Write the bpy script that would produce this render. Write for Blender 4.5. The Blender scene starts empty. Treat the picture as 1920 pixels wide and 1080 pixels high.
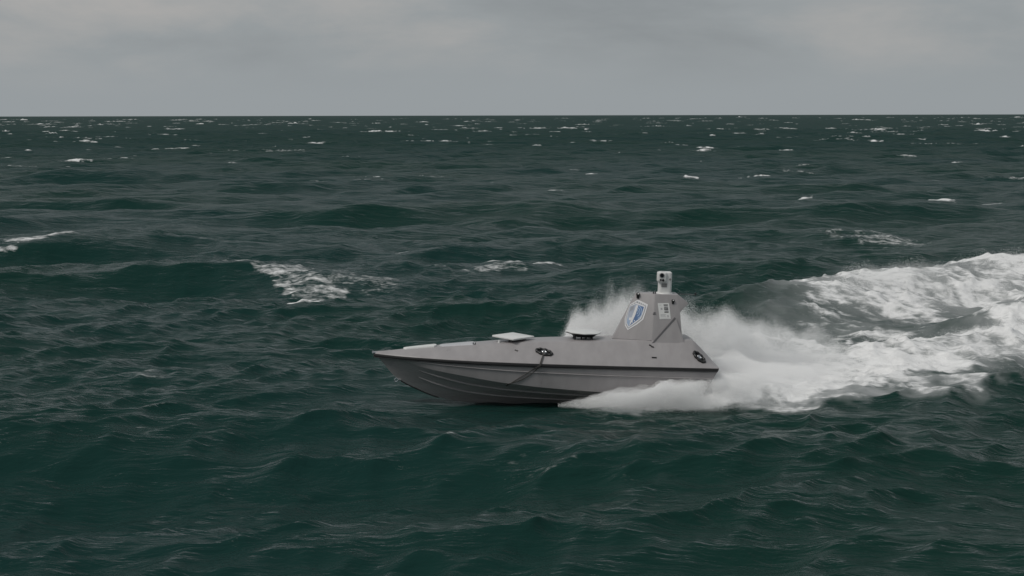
import bpy, bmesh, math, random
import numpy as np
from mathutils import Vector, Matrix

rnd = random.Random(7)
rng = np.random.default_rng(11)
scene = bpy.context.scene
col = scene.collection
rad = math.radians

# ------------------------------------------------------------------ camera
CAM_H = 5.4
HFOV = rad(30.0)
F = 0.5 / math.tan(HFOV / 2)                      # focal length in picture widths
cam_d = bpy.data.cameras.new('camera')
cam_d.sensor_width = 36.0
cam_d.lens = 36.0 * F
cam_d.clip_start = 0.5
cam_d.clip_end = 60000.0
cam = bpy.data.objects.new('camera', cam_d)
col.objects.link(cam)
cam.location = (0, 0, CAM_H)
TILT = math.atan(324 / 1920 / F)
cam.rotation_euler = (Matrix.Rotation(rad(90) - TILT, 3, 'X') @ Matrix.Rotation(rad(-0.12), 3, 'Z')).to_euler()
scene.camera = cam

# ------------------------------------------------------------------ sky, sun, exposure
SUN_EL, SUN_AZ = rad(52), rad(-125)               # azimuth measured from +Y towards +X: left, behind the camera
world = bpy.data.worlds.new('World')
scene.world = world
world.use_nodes = True
wn = world.node_tree
wn.nodes.clear()
def N(tree, kind, **kw):
    n = tree.nodes.new(kind)
    for k, v in kw.items():
        if k in ('ins',):
            for a, b in v.items():
                n.inputs[a].default_value = b
        else:
            setattr(n, k, v)
    return n
def L(tree, a, ao, b, bi):
    tree.links.new(a.outputs[ao], b.inputs[bi])
SKY_STRENGTH = 0.1
out = N(wn, 'ShaderNodeOutputWorld')
bg = N(wn, 'ShaderNodeBackground', ins={'Strength': SKY_STRENGTH})
sky = N(wn, 'ShaderNodeTexSky', sky_type='NISHITA', sun_disc=False, sun_elevation=SUN_EL, sun_rotation=SUN_AZ,
        air_density=1.0, dust_density=2.0, ozone_density=1.0)
tc = N(wn, 'ShaderNodeTexCoord')
# cloud deck, flattened towards the horizon
sep = N(wn, 'ShaderNodeSeparateXYZ')
L(wn, tc, 'Generated', sep, 0)
mp = N(wn, 'ShaderNodeMapping', ins={'Location': (8.37, 8.81, 0.4), 'Scale': (7.0, 7.0, 22.0)})
L(wn, tc, 'Generated', mp, 'Vector')
nz = N(wn, 'ShaderNodeTexNoise', noise_dimensions='3D', ins={'Scale': 1.0, 'Detail': 9.0, 'Roughness': 0.55, 'Distortion': 0.25})
L(wn, mp, 0, nz, 'Vector')
cr = N(wn, 'ShaderNodeValToRGB')
e = cr.color_ramp.elements
k = 1.0 / SKY_STRENGTH
def grey(c): return (c[0] * k, c[1] * k, c[2] * k, 1)
e[0].position = 0.36; e[0].color = grey((0.262, 0.283, 0.297))
e[1].position = 0.70; e[1].color = grey((0.395, 0.390, 0.384))
m_ = e.new(0.52); m_.color = grey((0.304, 0.327, 0.340))
L(wn, nz, 'Fac', cr, 0)
# contrast of the clouds dies away in the murk at the horizon
hz = N(wn, 'ShaderNodeMapRange', interpolation_type='SMOOTHSTEP', ins={'From Min': 0.006, 'From Max': 0.045, 'To Min': 0.0, 'To Max': 1.0})
L(wn, sep, 'Z', hz, 0)
mixh = N(wn, 'ShaderNodeMix', data_type='RGBA')
mixh.inputs[6].default_value = grey((0.312, 0.339, 0.355))
L(wn, hz, 0, mixh, 0); L(wn, cr, 0, mixh, 7)
mixs = N(wn, 'ShaderNodeMix', data_type='RGBA', ins={0: 0.96})
L(wn, sky, 0, mixs, 6); L(wn, mixh, 2, mixs, 7)
L(wn, mixs, 2, bg, 'Color')
L(wn, bg, 0, out, 'Surface')

sun_d = bpy.data.lights.new('sun', 'SUN')
sun_d.energy = 1.5
sun_d.angle = rad(22)
sun_d.color = (1.0, 0.96, 0.90)
sun = bpy.data.objects.new('sun', sun_d)
col.objects.link(sun)
to_sun = Vector((math.sin(SUN_AZ) * math.cos(SUN_EL), math.cos(SUN_AZ) * math.cos(SUN_EL), math.sin(SUN_EL)))
sun.rotation_euler = to_sun.to_track_quat('Z', 'Y').to_euler()
sun.location = to_sun * 60

vs = scene.view_settings
vs.view_transform = 'Standard'; vs.look = 'None'; vs.exposure = 0.0; vs.gamma = 1.0
vs.use_curve_mapping = False
scene.cycles.use_denoising = True
scene.cycles.max_bounces = 12
scene.cycles.diffuse_bounces = 10

# ------------------------------------------------------------------ helpers
def smooth(a, b, x):
    t = np.clip((np.asarray(x, float) - a) / (b - a), 0, 1)
    return t * t * (3 - 2 * t)

def mat(name, colour, rough=0.5, metal=0.0, spec=0.5, var=0.0, vscale=3.0, bump=0.0, bscale=60.0, rvar=0.0, streak=(1, 1, 1)):
    m = bpy.data.materials.new(name)
    m.use_nodes = True
    t = m.node_tree
    b = t.nodes['Principled BSDF']
    b.inputs['Base Color'].default_value = (*colour, 1)
    b.inputs['Roughness'].default_value = rough
    b.inputs['Metallic'].default_value = metal
    b.inputs['Specular IOR Level'].default_value = spec
    c = N(t, 'ShaderNodeTexCoord')
    if var or rvar:
        mpn = N(t, 'ShaderNodeMapping', ins={'Scale': streak}); L(t, c, 'Object', mpn, 'Vector')
        n = N(t, 'ShaderNodeTexNoise', ins={'Scale': vscale, 'Detail': 6.0, 'Roughness': 0.6})
        L(t, mpn, 0, n, 'Vector')
        if var:
            mr = N(t, 'ShaderNodeMapRange', ins={'From Min': 0.3, 'From Max': 0.7, 'To Min': 1 - var, 'To Max': 1 + var})
            L(t, n, 'Fac', mr, 0)
            mm = N(t, 'ShaderNodeVectorMath', operation='SCALE'); mm.inputs[0].default_value = colour
            L(t, mr, 0, mm, 'Scale'); L(t, mm, 0, b, 'Base Color')
        if rvar:
            m2 = N(t, 'ShaderNodeMapRange', ins={'From Min': 0.3, 'From Max': 0.7, 'To Min': rough - rvar, 'To Max': rough + rvar})
            L(t, n, 'Fac', m2, 0); L(t, m2, 0, b, 'Roughness')
    if bump:
        n2 = N(t, 'ShaderNodeTexNoise', ins={'Scale': bscale, 'Detail': 3.0}); L(t, c, 'Object', n2, 'Vector')
        bp = N(t, 'ShaderNodeBump', ins={'Strength': bump, 'Distance': 0.002}); L(t, n2, 'Fac', bp, 'Height')
        L(t, bp, 0, b, 'Normal')
    return m

M = {
    'paint': mat('grey_paint', (0.332, 0.315, 0.319), 0.36, var=0.09, vscale=2.6, rvar=0.10, streak=(1.6, 1, 0.5), bump=0.15),
    'bottom': mat('hull_bottom_paint', (0.31, 0.298, 0.30), 0.28, var=0.10, vscale=2.0, rvar=0.08, streak=(0.4, 1, 3)),
    'rubber': mat('black_rubber', (0.012, 0.012, 0.013), 0.55, bump=0.1),
    'black': mat('black_plastic', (0.015, 0.015, 0.016), 0.35),
    'white': mat('white_plastic', (0.72, 0.72, 0.71), 0.45, var=0.04, vscale=6),
    'offwhite': mat('pale_grey_panel', (0.52, 0.52, 0.54), 0.35, var=0.05, vscale=6),
    'metal': mat('stainless_steel', (0.62, 0.63, 0.65), 0.22, metal=1.0, rvar=0.05, var=0.05),
    'lens': mat('lens_glass', (0.01, 0.01, 0.014), 0.05, spec=0.8),
    'seam_shade': mat('dark_seam_shade', (0.15, 0.146, 0.153), 0.6, var=0.1),  # dark trim colour, also for the painted shadow line on the tower
    'grille': mat('grey_grille', (0.24, 0.24, 0.24), 0.5, var=0.1),
    'rope': mat('dark_rope', (0.07, 0.066, 0.062), 0.85, var=0.35, vscale=60),
    'sh_white': mat('emblem_white', (0.78, 0.77, 0.78), 0.4, var=0.03),
    'sh_grey': mat('emblem_grey_band', (0.34, 0.35, 0.38), 0.4, var=0.05),
    'sh_blue': mat('emblem_blue', (0.105, 0.185, 0.36), 0.4, var=0.12, vscale=9),
    'sh_pale': mat('emblem_pale_blue', (0.36, 0.46, 0.62), 0.4, var=0.10, vscale=9),
    'sh_silver': mat('emblem_silver', (0.45, 0.49, 0.58), 0.35, var=0.16, vscale=8),
    'ink': mat('label_ink', (0.05, 0.05, 0.052), 0.6),
    'ink_grey': mat('label_grey_print', (0.42, 0.42, 0.43), 0.6, var=0.15, vscale=30),
}

def link(name, me, parent=None, m=None):
    o = bpy.data.objects.new(name, me)
    col.objects.link(o)
    if parent is not None:
        o.parent = parent
    if m is not None:
        for x in (m if isinstance(m, (list, tuple)) else [m]):
            me.materials.append(x)
    return o

def pymesh(name, verts, faces, parent, m, smooth_angle=None, mi=None):
    me = bpy.data.meshes.new(name)
    me.from_pydata([tuple(map(float, v)) for v in verts], [], [tuple(f) for f in faces])
    me.update()
    if mi is not None:
        me.polygons.foreach_set('material_index', mi)
    o = link(name, me, parent, m)
    if smooth_angle is not None:
        me.polygons.foreach_set('use_smooth', [True] * len(me.polygons))
        me.set_sharp_from_angle(angle=rad(smooth_angle))
    return o

def bmobj(name, bm, parent, m, smooth_angle=35):
    bmesh.ops.recalc_face_normals(bm, faces=bm.faces[:])
    me = bpy.data.meshes.new(name)
    bm.to_mesh(me); bm.free()
    o = link(name, me, parent, m)
    me.polygons.foreach_set('use_smooth', [True] * len(me.polygons))
    me.set_sharp_from_angle(angle=rad(smooth_angle))
    return o

def bevel(bm, w, seg=2):
    bmesh.ops.bevel(bm, geom=bm.edges[:], offset=w, segments=seg, profile=0.6, affect='EDGES', clamp_overlap=True)

def add_cyl(bm, p, q, r1, r2=None, seg=16, mi=0):
    p, q = Vector(p), Vector(q)
    r2 = r1 if r2 is None else r2
    d = q - p
    mtx = Matrix.Translation((p + q) / 2) @ d.to_track_quat('Z', 'Y').to_matrix().to_4x4()
    g = bmesh.ops.create_cone(bm, cap_ends=True, segments=seg, radius1=r1, radius2=r2, depth=d.length, matrix=mtx)
    for f in {f for v in g['verts'] for f in v.link_faces}:
        f.material_index = mi
    return g['verts']

def add_box(bm, c, s, rot=None, mi=0):
    mtx = Matrix.Translation(Vector(c)) @ (rot.to_4x4() if rot else Matrix.Identity(4)) @ Matrix.Diagonal((*s, 1))
    g = bmesh.ops.create_cube(bm, size=1.0, matrix=mtx)
    for f in {f for v in g['verts'] for f in v.link_faces}:
        f.material_index = mi
    return g['verts']

def add_torus(bm, c, ax1, ax2, R1, R2, r, seg=40, sseg=10, lump=0.0):
    ax1, ax2 = Vector(ax1).normalized(), Vector(ax2).normalized()
    nrm = ax1.cross(ax2).normalized()
    rings = []
    for i in range(seg):
        a = 2 * math.pi * i / seg
        d = ax1 * math.cos(a) * R1 + ax2 * math.sin(a) * R2
        cen = Vector(c) + d
        od = (ax1 * math.cos(a) / R1 + ax2 * math.sin(a) / R2).normalized()
        rr = r * (1 + lump * math.sin(a * 9))
        rings.append([bm.verts.new(cen + od * math.cos(2 * math.pi * j / sseg) * rr + nrm * math.sin(2 * math.pi * j / sseg) * rr) for j in range(sseg)])
    for i in range(seg):
        for j in range(sseg):
            bm.faces.new((rings[i][j], rings[(i + 1) % seg][j], rings[(i + 1) % seg][(j + 1) % sseg], rings[i][(j + 1) % sseg]))

def tube(name, pts, r, parent, m, seg=10, twist=0.0):
    bm = bmesh.new()
    pts = [Vector(p) for p in pts]
    rings = []
    for i, p in enumerate(pts):
        t = (pts[min(i + 1, len(pts) - 1)] - pts[max(i - 1, 0)]).normalized()
        a = t.cross(Vector((0.1, 1, 0.2))).normalized(); b = t.cross(a).normalized()
        rr = r(i / (len(pts) - 1)) if callable(r) else r
        rings.append([bm.verts.new(p + (a * math.cos(q) + b * math.sin(q)) * rr * (1 + twist * math.sin(2 * q + i * 1.3)))
                      for q in [2 * math.pi * j / seg for j in range(seg)]])
    for i in range(len(pts) - 1):
        for j in range(seg):
            bm.faces.new((rings[i][j], rings[i][(j + 1) % seg], rings[i + 1][(j + 1) % seg], rings[i + 1][j]))
    bm.faces.new(rings[0]); bm.faces.new(rings[-1])
    return bmobj(name, bm, parent, m, 60)

def curve(xs, ys):
    """monotone cubic through control points"""
    xs, ys = np.array(xs, float), np.array(ys, float)
    d = np.diff(ys) / np.diff(xs)
    m = np.zeros(len(xs))
    m[0], m[-1] = d[0], d[-1]
    for i in range(1, len(xs) - 1):
        m[i] = 0 if d[i - 1] * d[i] <= 0 else 2 / (1 / d[i - 1] + 1 / d[i])
    def f(x):
        x = np.clip(np.asarray(x, float), xs[0], xs[-1])
        i = np.clip(np.searchsorted(xs, x) - 1, 0, len(xs) - 2)
        h = xs[i + 1] - xs[i]; t = (x - xs[i]) / h
        return ((2 * t**3 - 3 * t**2 + 1) * ys[i] + (t**3 - 2 * t**2 + t) * h * m[i]
                + (-2 * t**3 + 3 * t**2) * ys[i + 1] + (t**3 - t**2) * h * m[i + 1])
    return f

# ------------------------------------------------------------------ the sea
G = 9.81
def spectrum_tile(n, size, lam_min, lam_max, lam_peak, wind, spread, seed, sigma):
    """height and horizontal displacement of a wind sea, band-limited, periodic over size"""
    r = np.random.default_rng(seed)
    k1 = np.fft.fftfreq(n, 1 / n) * 2 * np.pi / size
    kx, ky = np.meshgrid(k1, k1, indexing='ij')
    k = np.hypot(kx, ky); k[0, 0] = 1e-6
    kp = 2 * np.pi / lam_peak
    cosd = (kx * wind[0] + ky * wind[1]) / k
    S = np.exp(-1.25 * (kp / k) ** 2) / k ** 4 * np.where(cosd > 0, np.abs(cosd) ** spread, 0.06 * np.abs(cosd) ** 2)
    S *= (smooth(lam_min * 0.8, lam_min * 1.15, 2 * np.pi / k)) * (1 - smooth(lam_max * 0.9, lam_max * 1.3, 2 * np.pi / k))
    S[0, 0] = 0
    hk = (r.standard_normal((n, n)) + 1j * r.standard_normal((n, n))) * np.sqrt(S)
    h = np.fft.ifft2(hk).real
    s = sigma / h.std()
    dx = np.fft.ifft2(-1j * kx / k * hk).real * s
    dy = np.fft.ifft2(-1j * ky / k * hk).real * s
    return h * s, -dx, -dy, size

def noise_tile(n, size, lam_min, lam_max, beta, seed, aniso=(1, 1)):
    r = np.random.default_rng(seed)
    k1 = np.fft.fftfreq(n, 1 / n) * 2 * np.pi / size
    kx, ky = np.meshgrid(k1 * aniso[0], k1 * aniso[1], indexing='ij')
    k = np.hypot(kx, ky); k[0, 0] = 1e-6
    lam = 2 * np.pi / k
    S = k ** (-beta) * ((lam > lam_min) & (lam < lam_max))
    h = np.fft.ifft2((r.standard_normal((n, n)) + 1j * r.standard_normal((n, n))) * S).real
    return (h / h.std(), size)

def sample(tile, size, x, y):
    n = tile.shape[0]
    u = (x / size * n) % n; v = (y / size * n) % n
    i = np.floor(u).astype(np.int64); j = np.floor(v).astype(np.int64)
    fu = u - i; fv = v - j
    i %= n; j %= n; i1 = (i + 1) % n; j1 = (j + 1) % n
    return (tile[i, j] * (1 - fu) * (1 - fv) + tile[i1, j] * fu * (1 - fv) + tile[i, j1] * (1 - fu) * fv + tile[i1, j1] * fu * fv)

def rot(x, y, a):
    return x * math.cos(a) + y * math.sin(a), -x * math.sin(a) + y * math.cos(a)

WIND = (0.34, -0.94)
bands = [
    spectrum_tile(512, 131.0, 5.0, 60.0, 13.0, WIND, 5, 3, 0.150),
    spectrum_tile(512, 177.0, 4.0, 60.0, 10.0, (0.1, -1.0), 5, 8, 0.095),
    spectrum_tile(512, 67.0, 1.6, 5.0, 5.0, (0.45, -0.9), 2.5, 4, 0.052),
    spectrum_tile(512, 29.0, 0.45, 1.6, 1.6, (0.4, -0.9), 2, 5, 0.032),
]
n_lump = noise_tile(512, 24.0, 0.25, 4.0, 1.6, 21)
n_break = noise_tile(512, 61.0, 0.5, 12.0, 1.5, 22, (0.7, 1.0))
n_streak = noise_tile(512, 47.0, 0.35, 14.0, 1.25, 31, (0.28, 1.0))
n_big = noise_tile(256, 190.0, 6.0, 60.0, 1.5, 23)

# polar sheet about the point under the camera: fine where the photograph looks, coarse all round
ang_f = np.linspace(rad(-21), rad(21), 960)
ang_c = np.linspace(rad(21), rad(339), 150)[1:-1]
ang = np.concatenate([ang_f, ang_c])
rr = [9.0]
while rr[-1] < 45000:
    r0 = rr[-1]
    rr.append(r0 * (1 + (0.010 if r0 < 19 else 0.0042 if r0 < 60 else 0.0058 if r0 < 700 else 0.018 if r0 < 4000 else 0.08)))
rr = np.array(rr)
NR, NA = len(rr), len(ang)
A_, R_ = np.meshgrid(ang, rr)
X = (R_ * np.sin(A_)); Y = (R_ * np.cos(A_))
spacing = np.maximum(np.gradient(rr)[:, None] * np.ones(NA)[None, :], R_ * np.gradient(np.unwrap(ang))[None, :])

def seg_dist(px, py, pts):
    """distance to a polyline and the parameter along it (0..n-1)"""
    best = np.full(px.shape, 1e9); par = np.zeros(px.shape); side = np.zeros(px.shape)
    for i in range(len(pts) - 1):
        ax, ay = pts[i]; bx, by = pts[i + 1]
        dx, dy = bx - ax, by - ay
        t = np.clip(((px - ax) * dx + (py - ay) * dy) / (dx * dx + dy * dy), 0, 1)
        d = np.hypot(px - ax - t * dx, py - ay - t * dy)
        s = np.sign((px - ax) * dy - (py - ay) * dx)
        m = d < best
        best = np.where(m, d, best); par = np.where(m, i + t, par); side = np.where(m, s, side)
    return best, par, side

# --- waves
dzs = np.zeros_like(X); dxs = np.zeros_like(X); dys = np.zeros_like(X)
# the sea lies a little flatter round the hull
bx, by = X - 0.6, Y - 35.9
calm = 1 - 0.72 * np.exp(-((bx / 4.6) ** 2 + (by / 2.6) ** 2) ** 1.5)
for b, (h, hx, hy, size) in enumerate(bands):
    a = (0.0, 0.55, -0.35, 0.8)[b] * 0.3
    x_, y_ = rot(X, Y, a)
    x_ = x_ + (13.0, 31.0, 3.0, 0.0)[b]; y_ = y_ + (-7.0, 22.0, 5.0, 9.0)[b]
    lam = (5.0, 4.0, 1.8, 0.5)[b]
    wgt = (1 - smooth(0.5, 1.4, spacing / lam)) if b >= 2 else (1 - smooth(0.8, 3.0, spacing / lam))
    wgt = wgt * calm
    z_ = sample(h, size, x_, y_); u_ = sample(hx, size, x_, y_); v_ = sample(hy, size, x_, y_)
    ux, uy = rot(u_, v_, -a)
    dzs += wgt * z_; dxs += wgt * ux * 1.1; dys += wgt * uy * 1.1

# --- swells that the photograph shows, in metres on the sea: (x, y, half length, half width, height, skew)
SWELLS = [
    (5.6, 62.5, 6.0, 2.6, 0.80, 0.10),
    (-9.8, 61.5, 4.0, 2.3, 0.62, -0.15),
    (-15.5, 75.0, 9.0, 2.4, 0.45, 0.0),
    (8.0, 101.0, 13.0, 3.6, 0.70, 0.02),
    (-33.0, 158.0, 7.0, 4.0, 0.9, 0.02),
    (-4.0, 98.0, 10.0, 3.2, 0.5, 0.06),
    (-4.5, 29.2, 6.5, 2.0, 0.46, 0.16),
    (1.5, 29.4, 4.0, 2.0, 0.16, -0.10),
    (5.6, 36.2, 3.2, 0.9, 0.13, 0.03),
]
for (sx, sy, hl, hw, hh, sk) in SWELLS:
    lx = X - sx; ly = Y - sy - sk * lx
    along = np.exp(-(lx / hl) ** 2 * 0.9)
    f = np.where(ly < 0, np.exp(-(ly / (hw * 0.62)) ** 2), np.exp(-(ly / (hw * 1.25)) ** 2))
    dzs += hh * along * f - 0.35 * hh * along * np.exp(-((ly + hw * 1.5) / hw) ** 2)

# --- foam
foam = np.zeros_like(X)
brk = sample(*n_break, X, Y)
lump = sample(*n_lump, X, Y)
big = sample(*n_big, X, Y)

# wake: two arms trailing away to the right and the churned water between them
ARM_NEAR = [(0.95, 35.05), (1.9, 34.85), (3.9, 35.9), (5.8, 38.6), (8.7, 41.6), (12.3, 45.6), (15.2, 48.4), (25.0, 58.0)]
ARM_FAR = [(3.9, 38.6), (5.2, 44.5), (7.6, 52.0), (11.0, 56.0), (16.0, 60.5), (25.0, 67.0)]
streak = sample(*n_streak, *rot(X, Y, rad(22)))
d1, p1, s1 = seg_dist(X, Y, ARM_NEAR)
w1 = np.interp(p1, [0, 1, 2, 3, 4, 5, 6, 7], [0.20, 0.42, 1.05, 1.9, 2.6, 2.9, 3.1, 3.4])
f1 = 1 - smooth(0.55, 1.25, (d1 + 0.28 * lump * np.minimum(w1, 0.9) + 0.25 * brk) / w1)
d2, p2, s2 = seg_dist(X, Y, ARM_FAR)
w2 = np.interp(p2, [0, 1, 2, 3, 4, 5], [0.8, 1.8, 2.6, 3.0, 3.2, 3.4])
f2 = (1 - smooth(0.55, 1.3, (d2 + 0.35 * lump + 0.45 * brk) / w2)) * smooth(1.75, 2.45, p2 + 0.12 * lump)
mid_c = [(3.9, 37.2), (5.6, 41.5), (8.4, 46.8), (12.0, 51.2), (16.0, 55.0), (25.0, 63.5)]
d3, p3, s3 = seg_dist(X, Y, mid_c)
w3 = np.interp(p3, [0, 1, 2, 3, 4, 5], [1.6, 2.8, 3.8, 4.4, 4.6, 4.0])
f3 = (1 - smooth(0.6, 1.15, (d3 + 0.5 * brk) / w3)) * np.interp(p3, [0, 0.6, 1.2, 2, 3, 4], [1.0, 0.88, 0.60, 0.44, 0.40, 0.40])
f1 = f1 * (0.25 + 0.75 * smooth(0.6, 2.0, p1))
f3 = f3 * (1 + 0.15 * lump + 0.34 * streak)
f1 = f1 * (0.95 - 0.08 * smooth(1.8, 3.4, p1) + 0.15 * np.clip(streak, -2, 1.5) * smooth(1.5, 3.0, p1))
f2 = f2 * (0.74 + 0.20 * np.clip(streak, -2, 1.5))
# thin sheet of spent foam on the near side
d4, p4, s4 = seg_dist(X, Y, [(3.2, 35.4), (6.0, 36.4), (8.2, 37.0), (10.2, 37.8)])
w4 = np.interp(p4, [0, 1, 2, 3], [0.7, 1.2, 1.5, 1.2])
e4 = 1 - smooth(0.5, 1.15, (d4 + 0.45 * brk + 0.35 * streak) / w4)
f4 = e4 * (0.56 + 0.08 * lump + 0.14 * streak)
wake = np.clip(np.maximum.reduce([f1, f2, f3, f4]), 0, 1.2)
# ridges of the arms, heaps of churned water
ridge1 = np.exp(-(d1 / (w1 * 0.75)) ** 2) * np.interp(p1, [0, 1, 2, 3, 4, 5, 7], [0.03, 0.08, 0.16, 0.10, 0.12, 0.14, 0.12])
ridge2 = np.exp(-(d2 / (w2 * 0.8)) ** 2) * np.interp(p2, [0, 1, 2, 3, 4, 5], [0.0, 0.10, 0.45, 0.65, 0.85, 0.7])
core = np.exp(-(d3 / 1.3) ** 2) * np.interp(p3, [0, 0.6, 1.5, 3], [0.30, 0.15, -0.12, -0.1])
dzs += ridge1 + ridge2 + core
lumps = wake * np.clip(0.4 + d1 * 0 + 1.0, 0, 1)
dzs += lumps * (0.018 * lump + 0.02 * brk + 0.05 * streak * smooth(4.0, 7.0, X)) * (1 - 0.5 * smooth(0.3, 0.6, f4 * (f1 < 0.2)))
foam = np.maximum(foam, wake)
milk = np.clip(np.maximum.reduce([np.interp(p4, [0.6, 1.6, 2.2, 3.0], [0.85, 0.68, 0.58, 0.20]) * e4 * (0.8 + 0.35 * streak), np.interp(p3, [0, 0.8, 1.3, 2], [0.7, 0.45, 0.28, 0.30]) * (1 - smooth(0.55, 1.3, d3 / w3)) * (0.9 + 0.25 * streak), np.interp(p1, [2, 3, 4], [0.75, 0.65, 0.55]) * (1 - smooth(0.5, 1.25, (d1 + 0.3 * streak) / w1)) * smooth(0.2, 1.8, p1), 0.6 * (1 - smooth(0.7, 1.5, d2 / w2)) * smooth(1.8, 2.6, p2)]), 0, 0.9)

# foam lying on the water, each (polyline, half width, strength, raggedness)
PATCHES = [
    ([(-10.9, 72.0), (-9.2, 66.0), (-7.6, 61.6), (-6.2, 58.8), (-4.8, 56.4)], 0.95, 0.60, 1.0),
    ([(-6.4, 64.0), (-4.9, 61.5), (-3.9, 58.8)], 0.95, 0.50, 1.1),
    ([(-6.4, 52.4), (-5.7, 53.0), (-5.0, 54.2)], 0.60, 1.0, 0.3),
    ([(-4.9, 54.8), (-3.9, 56.6)], 0.55, 0.62, 0.9),
    ([(-3.2, 66.0), (-1.6, 63.5), (0.2, 66.8)], 0.9, 0.56, 1.1),
    ([(-4.6, 67.0), (-2.6, 69.5), (-1.6, 70.0)], 0.7, 0.58, 1.0),
    ([(-1.2, 68.5), (0.5, 67.2), (2.2, 68.2)], 0.5, 0.66, 0.8),
    ([(-21.5, 76.6), (-19.4, 75.4), (-17.6, 76.6), (-15.8, 77.2)], 0.55, 0.66, 0.8),
    ([(-14.8, 78.0), (-12.0, 77.0)], 0.7, 0.50, 0.9),
    ([(-20.4, 73.6), (-19.2, 73.9)], 0.4, 0.75, 0.5),
    ([(-8.2, 40.0), (-7.4, 39.2), (-6.6, 39.3)], 0.55, 0.46, 0.8),
    ([(-9.2, 34.4), (-8.1, 34.2)], 0.30, 0.56, 0.8),
    ([(-1.6, 29.9), (-1.1, 29.6)], 0.22, 0.46, 0.5),
    ([(-0.6, 28.9), (0.5, 28.4), (1.0, 28.5)], 0.35, 0.40, 0.9),
    ([(1.4, 27.9), (1.9, 27.7)], 0.25, 0.40, 0.7),
    ([(14.6, 88.5), (16.4, 84.0), (15.4, 81.0)], 1.3, 0.55, 1.0),
    ([(1.35, 34.2), (2.6, 34.0)], 0.3, 0.35, 0.8),
]
for pts, hw, st, rag in PATCHES:
    d, p, s = seg_dist(X, Y, pts)
    n = len(pts) - 1
    endf = smooth(0, 0.25 * n, p + 0.12 * n) * smooth(0, 0.25 * n, n - p + 0.12 * n)
    f = (1 - smooth(0.35, 1.2, (d + rag * hw * 0.45 * brk) / hw)) * st * (0.4 + 0.6 * endf)
    foam = np.maximum(foam, f)
    dzs += 0.09 * np.clip(f, 0, 1) * (0.5 + lump * 0.4)

# scattered flecks on the crests nearby
fleck = smooth(1.75, 2.7, lump + 0.8 * brk + 1.5 * (dzs - 0.12)) * smooth(0.2, 1.4, big + 0.4) * 0.42 * (R_ < 160)
foam = np.maximum(foam, fleck)

# breaking crests: the ones that can be pinned down in the photograph, then a random field running to the horizon
CAPS = [(x, y, hl, hh, 1.0) for x, y, hl, hh in [   # metres on the sea: place, half length, height
    (-22.2, 142.9, 0.44, 0.43), (-131.4, 1146.9, 4.8, 1.15), (8.8, 735.6, 5.54, 0.92), (21.1, 735.6, 5.54, 0.92), (-135.5, 564.9, 2.21, 0.99), (-166.2, 628.7, 2.46, 0.95),
    (-551.2, 2166.8, 7.86, 2.18), (-88.2, 1257.9, 4.92, 0.95), (-67.5, 1444.3, 6.45, 1.09), (-41.1, 290.6, 2.03, 0.29), (-40.2, 319.3, 0.89, 0.32), (6.6, 169.9, 0.9, 0.21),
    (14.6, 156.2, 1.09, 0.2), (24.9, 142.9, 0.64, 0.22), (19.0, 123.7, 0.69, 0.19), (50.2, 243.3, 2.04, 0.37), (147.1, 590.6, 5.77, 0.59), (78.6, 297.3, 2.07, 0.37),
    (28.6, 113.9, 1.19, 0.14), (26.3, 116.3, 0.97, 0.12), (-2.3, 117.4, 0.66, 0.15), (3.1, 134.5, 0.68, 0.12), (-17.8, 251.2, 0.84, 0.19), (30.0, 316.7, 1.33, 0.24),
    (80.1, 433.0, 1.33, 0.44), (45.7, 174.4, 0.97, 0.22), (-49.1, 251.2, 0.84, 0.19), (-191.2, 1181.6, 4.29, 0.89), (163.5, 639.0, 1.43, 0.8), (61.0, 256.2, 0.71, 0.26),
    (-35.8, 146.7, 0.4, 0.12), (423.9, 3545.9, 10.89, 2.67), (214.2, 951.0, 3.19, 0.72), (-90.8, 453.1, 0.89, 0.46),
]]
r2 = random.Random(5)
for i in range(1600):
    y = 140 * (3200 / 140) ** (r2.random() ** 0.55)
    x = y * r2.uniform(-0.36, 0.36)
    if abs(x) < 0.2 * y and r2.random() < 0.15:
        continue
    if r2.random() > 0.30 + 0.55 * float(smooth(-0.3, 1.2, sample(*n_big, np.array([x * 0.5]), np.array([y * 0.22]))[0])):
        continue
    big_one = r2.random() < 0.14
    hl = r2.uniform(0.35, 1.0) ** 1.6 * 2.6 * (2.0 if big_one else 1) * (1 + y / 700)
    CAPS.append((x, y, hl, r2.uniform(0.07, 0.20) * (1.5 if big_one else 1) * (1 + y / 650), r2.uniform(0.55, 1.0)))
da = ang_f[1] - ang_f[0]
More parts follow.
